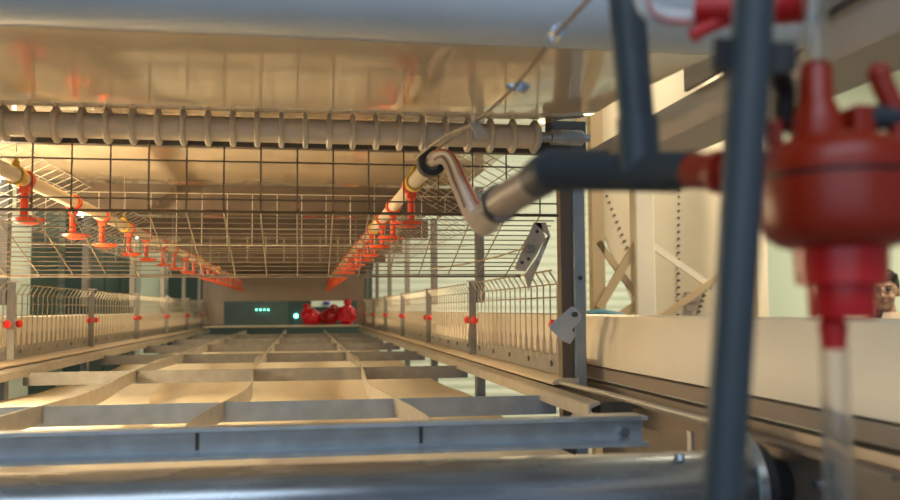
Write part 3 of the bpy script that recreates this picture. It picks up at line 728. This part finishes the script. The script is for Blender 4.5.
# ------------------------------------------------------------------ the person beyond the trough
fwd = Vector((-.62,-.78,0)).normalized(); rt = Vector((-fwd.y, fwd.x, 0)); rt = -fwd.cross(Vector((0,0,1))).normalized()   # rt = person's right seen from behind -> image side decided below
HC = atY(884,291.5,4.7)                              # centre of the head
t = thing('person', 'person with short black hair and glasses in a beige shirt, phone at the cheek', 'person', (HC.x,HC.y,-1.5))
def W(r, f, z): return Vector((HC.x,HC.y,0))+rt*r+fwd*f+Vector((0,0,z))
zc = HC.z
hs = zc-.02
J = {'pelvis':(0,0,-.62,.125),'waist':(0,0,-.45,.115),'chest':(0,-.01,-.26,.135),'neckb':(0,-.03,-.16,.062),'neck':(0,-.015,-.09,.055),
     'shl':(.17,-.02,-.20,.06),'elbl':(.21,-.02,-.48,.042),'wrl':(.20,.10,-.68,.028),
     'shr':(-.17,-.02,-.20,.06),'elbr':(-.22,.14,-.42,.042),'wrr':(-.072,.13,-.19,.026),
     'hipl':(.09,0,-.68,.085),'knl':(.10,.02,-1.04,.058),'anl':(.10,0,-1.44,.04),'tol':(.11,.14,-1.48,.035),
     'hipr':(-.09,0,-.68,.085),'knr':(-.10,.02,-1.04,.058),'anr':(-.10,0,-1.44,.04),'tor':(-.11,.14,-1.48,.035)}
flo = -1.5; sc = (zc-flo)/1.51
hb = MB()
def limb(*ks):
    P_ = [W(J[k][0]*sc, J[k][1]*sc, zc+J[k][2]*sc) for k in ks]; Q_ = [J[k][3]*sc for k in ks]
    hb.tube(P_, Q_, 14)
    for p_, q_ in zip(P_, Q_): hb.ball(p_, q_, q_, q_, 12)
limb('hipl','pelvis','hipr'); limb('pelvis','waist','chest','neckb','neck'); limb('shl','chest','shr')
limb('shl','elbl','wrl'); limb('shr','elbr','wrr'); limb('hipl','knl','anl','tol'); limb('hipr','knr','anr','tor')
def headball(r, f, z, rx, rf, rz, seg=20):
    R = Matrix((rt, fwd, Vector((0,0,1)))).transposed().to_4x4()
    mm = Matrix.Translation(W(r,f,zc+z)) @ R @ Matrix.Diagonal((rx,rf,rz,1))
    bmesh.ops.create_uvsphere(hb.bm, u_segments=seg, v_segments=14, radius=1, matrix=mm)
headball(0,-.01,.02,.074,.092,.096); headball(0,.022,-.05,.056,.062,.062); headball(0,.05,-.085,.03,.03,.028)
headball(0,.088,-.012,.013,.018,.030,10); headball(0,.098,-.028,.017,.014,.012,10)
headball(.040,.066,-.035,.024,.02,.022,10); headball(-.040,.066,-.035,.024,.02,.022,10)
for e in (1,-1): headball(e*.076,-.012,.0,.010,.020,.032,10); headball(e*.030,.078,.032,.024,.012,.008,10)
# hand of the raised arm: palm, four fingers and a thumb closed round the phone
wr = W(-.105*sc,.13*sc,zc-.16*sc)
def fingers(chain, r0, r1): hb.tube([W(*c) for c in chain], [r0+(r1-r0)*i/(len(chain)-1) for i in range(len(chain))], 8)
headball(-.054,.108,-.140,.018,.030,.040,12)
for q, (dz, L) in enumerate(((-.135,.9),(-.115,1.),(-.096,1.05),(-.078,.95))):
    fingers([(-.060,.126,zc+dz-.025),(-.064,.148,zc+dz-.011*L),(-.052,.160,zc+dz+.009*L),(-.036,.154,zc+dz+.021*L)], .0088, .0068)
fingers([(-.058,.094,zc-.135),(-.064,.088,zc-.105),(-.066,.090,zc-.080)], .0098, .0076)
# resting hand
wl = W(.20*sc,.10*sc,zc-.68*sc)
hb.tube([wl, wl+Vector((0,0,-.05))+fwd*.03, wl+Vector((0,0,-.085))+fwd*.05], [.026,.034,.028], 10)
for q in range(4):
    b0 = wl+Vector((0,0,-.08))+fwd*(.03+.014*q); hb.tube([b0, b0+Vector((0,0,-.035)), b0+Vector((0,0,-.068+.006*abs(q-2)))-rt*.012], [.0088,.008,.0065], 8)
b0 = wl+Vector((0,0,-.04))+fwd*.05; hb.tube([b0, b0+Vector((0,0,-.03))+fwd*.02, b0+Vector((0,0,-.055))+fwd*.024], [.010,.009,.007], 8)
body = hb.build('body', SKIN, t)
rm = body.modifiers.new('union', 'REMESH'); rm.mode = 'VOXEL'; rm.voxel_size = .0062; rm.use_smooth_shade = True
sm_ = body.modifiers.new('soften', 'SMOOTH'); sm_.factor = .5; sm_.iterations = 3
dg = bpy.context.evaluated_depsgraph_get(); fin = bpy.data.meshes.new_from_object(body.evaluated_get(dg)); body.modifiers.clear(); body.data = fin
bq = bmesh.new(); bq.from_mesh(fin); bq.verts.ensure_lookup_table(); seen = set(); isl = []
for v0 in bq.verts:
    if v0.index in seen: continue
    st = [v0]; seen.add(v0.index); cur = []
    while st:
        v = st.pop(); cur.append(v)
        for e_ in v.link_edges:
            o_ = e_.other_vert(v)
            if o_.index not in seen: seen.add(o_.index); st.append(o_)
    isl.append(cur)
isl.sort(key=len, reverse=True)
print('BODY islands', [(len(i), tuple(round(x,2) for x in sum((v.co for v in i), Vector())/len(i))) for i in isl])
bmesh.ops.delete(bq, geom=[v for i in isl[1:] for v in i], context='VERTS'); bq.to_mesh(fin); bq.free()
for p_ in fin.polygons: p_.use_smooth = True
print('BODY', [tuple(round(c,2) for c in q) for q in body.bound_box][:7:6], len(fin.vertices))
def part(fn, name, mt, lab=None, smooth=60):
    global hb
    hb = MB(); fn(); return hb.build(name, mt, t, lab, smooth=smooth)
def hair_():
    headball(0,-.022,.048,.081,.092,.086,24); 
    for k in range(9): headball(-.062+k*.0155,.045+.02*math.cos((k-4)*.4),.088+.006*math.sin(k*2.1),.016,.030,.022,8)
    for e in (1,-1): headball(e*.072,-.02,.03,.010,.035,.035,10)
part(hair_, 'hair', HAIR, 'short black hair')
def eyes_():
    for e in (1,-1): headball(e*.030,.0795,.008,.013,.007,.006,12)
part(eyes_, 'eyes', EYE)
part(lambda: [headball(e*.031,.082,.030,.021,.008,.0042,10) for e in (1,-1)], 'eyebrows', HAIR)
part(lambda: headball(0,.079,-.058,.024,.012,.0075,12), 'mouth', LIPS)
def specs():
    for e in (1,-1):
        pts = [W(e*.033+.026*math.cos(a), .104, zc+.004+.021*math.sin(a)) for a in (2*PI*i/20 for i in range(20))]; hb.tube(pts, .0021, 6, closed=True)
        hb.tube([W(e*.058,.103,zc+.008), W(e*.080,.06,zc+.012), W(e*.082,-.01,zc+.012)], .0019, 6)
    hb.tube([W(-.008,.106,zc+.008), W(.008,.106,zc+.008)], .002, 6)
g = part(specs, 'glasses', GLASSF, 'thin framed glasses')
def lens():
    for e in (1,-1): hb.lathe([(.0245,-.0007),(.0245,.0007)], W(e*.033,.104,zc+.004), fwd, 20)
hb = MB(); lens(); hb.build('lens', LENS, g, smooth=40)
part(lambda: hb.bar(W(-.052,.132,zc-.185), W(-.028,.124,zc-.100), .062, .010, up=fwd), 'phone', BLACK, 'black phone held to the cheek', None)
def tubeW(ch, seg=16): hb.tube([W(r*sc,f*sc,zc+z*sc) for r, f, z, q in ch], [q*sc for *_, q in ch], seg)
def shirt():
    R = Matrix((rt, fwd, Vector((0,0,1)))).transposed()
    prof = [(-.70,.178,.128),(-.55,.172,.125),(-.40,.186,.132),(-.28,.205,.138),(-.20,.200,.122),(-.148,.135,.095),(-.112,.070,.074)]
    rings = []
    for z, a, b in prof:
        rings.append([hb.bm.verts.new(W(a*sc*math.cos(q), (b*math.sin(q)-.012)*sc, zc+z*sc)) for q in (2*PI*i/28 for i in range(28))])
    for i in range(len(rings)-1):
        for k in range(28): hb.bm.faces.new((rings[i][k], rings[i][(k+1) % 28], rings[i+1][(k+1) % 28], rings[i+1][k]))
    hb.bm.faces.new(rings[0][::-1])
    tubeW([(.14,-.02,-.20,.075),(.18,-.02,-.24,.074),(.207,-.02,-.43,.062)]); tubeW([(-.14,-.02,-.20,.075),(-.18,.0,-.235,.074),(-.215,.115,-.385,.060)])
part(shirt, 'shirt', SHIRT, 'beige short-sleeved shirt')
part(lambda: [tubeW([(e*.075,0,-.66,.12),(e*.09,0,-.74,.11),(e*.10,.02,-1.04,.08),(e*.10,0,-1.42,.065)]) for e in (1,-1)], 'trousers', JEANS, 'dark trousers')
def shoes():
    for e in (1,-1): hb.tube([Vector((0,0,0))+W(e*.10*sc,-.06,flo+.052), W(e*.10*sc,.03,flo+.05), W(e*.11*sc,.14,flo+.04), W(e*.11*sc,.20,flo+.034)], [.045,.05,.042,.03], 14)
part(shoes, 'shoes', SHOE)

# ------------------------------------------------------------------ light
w = bpy.data.worlds.new('world'); S.world = w; w.use_nodes = True
w.node_tree.nodes['Background'].inputs['Color'].default_value = (.6,.75,1.0,1); w.node_tree.nodes['Background'].inputs['Strength'].default_value = .22
def lamp(name, kind, loc, power, color, size=.1, size_y=None, target=None, soft=.05):
    l = bpy.data.lights.new(name, kind); l.energy = power; l.color = color
    o = bpy.data.objects.new(name, l); COL.objects.link(o); o.location = loc
    if kind == 'AREA':
        l.size = size
        if size_y: l.shape = 'RECTANGLE'; l.size_y = size_y
    else: l.shadow_soft_size = soft
    if target is not None: o.rotation_euler = (Vector(target)-Vector(loc)).to_track_quat('-Z','Y').to_euler()
    return o
WARM = (1.,.74,.41); CREAMY = (1.,.88,.66); COOL = (.72,.86,1.)
t = thing('added_fill_lamp', 'added warm fill lamp, out of view on the left just inside the cage front', 'lamp', (-.815,2.0,.02))  # added out of view to warm the ceiling, belt and right trough
m = MB(); m.tube([(-.795,1.86,.04),(-.795,2.42,.04)], .010, 12); m.build('tube', FILLGLOW, t, 'glowing warm tube of the added fill lamp', smooth=50)
m = MB(); m.box(-.836,-.812,1.83,2.46,.020,.060); m.box(-.814,-.785,1.84,1.86,.026,.054); m.box(-.814,-.785,2.42,2.44,.026,.054); m.build('housing', GALV, t)
lamp('aisle_light_left_far', 'AREA', (-1.25,4.6,.30), 10, WARM, 2.4, .15, (0,4.6,0))
lamp('aisle_light_right_far', 'AREA', (1.25,4.2,.34), 11, WARM, 2.4, .15, (0,4.4,0))
lamp('hall_light', 'AREA', (3.6,3.6,2.4), 120, CREAMY, 1.6, 1.6, (3.4,5.2,0))
lamp('hall_light_far', 'AREA', (3.2,8.6,2.4), 150, CREAMY, 2.0, 2.0, (3.2,9.6,0))
lamp('left_hall_light', 'AREA', (-1.9,5.0,2.4), 40, CREAMY, 1., 3., (-2.2,5.0,0))
lamp('door_daylight', 'AREA', (-.3,-.9,1.7), 15, COOL, 2.2, .7, (0,1.3,-.1))
lamp('door_daylight_low', 'AREA', (-.6,-1.3,.3), 7, COOL, 2.2, 1.2, (0,2,0))
vs_ = S.view_settings; S.display_settings.display_device = 'sRGB'
vs_.view_transform = 'Standard'; vs_.look = 'None'; vs_.exposure = 0.35; vs_.gamma = 1.0; vs_.use_curve_mapping = False
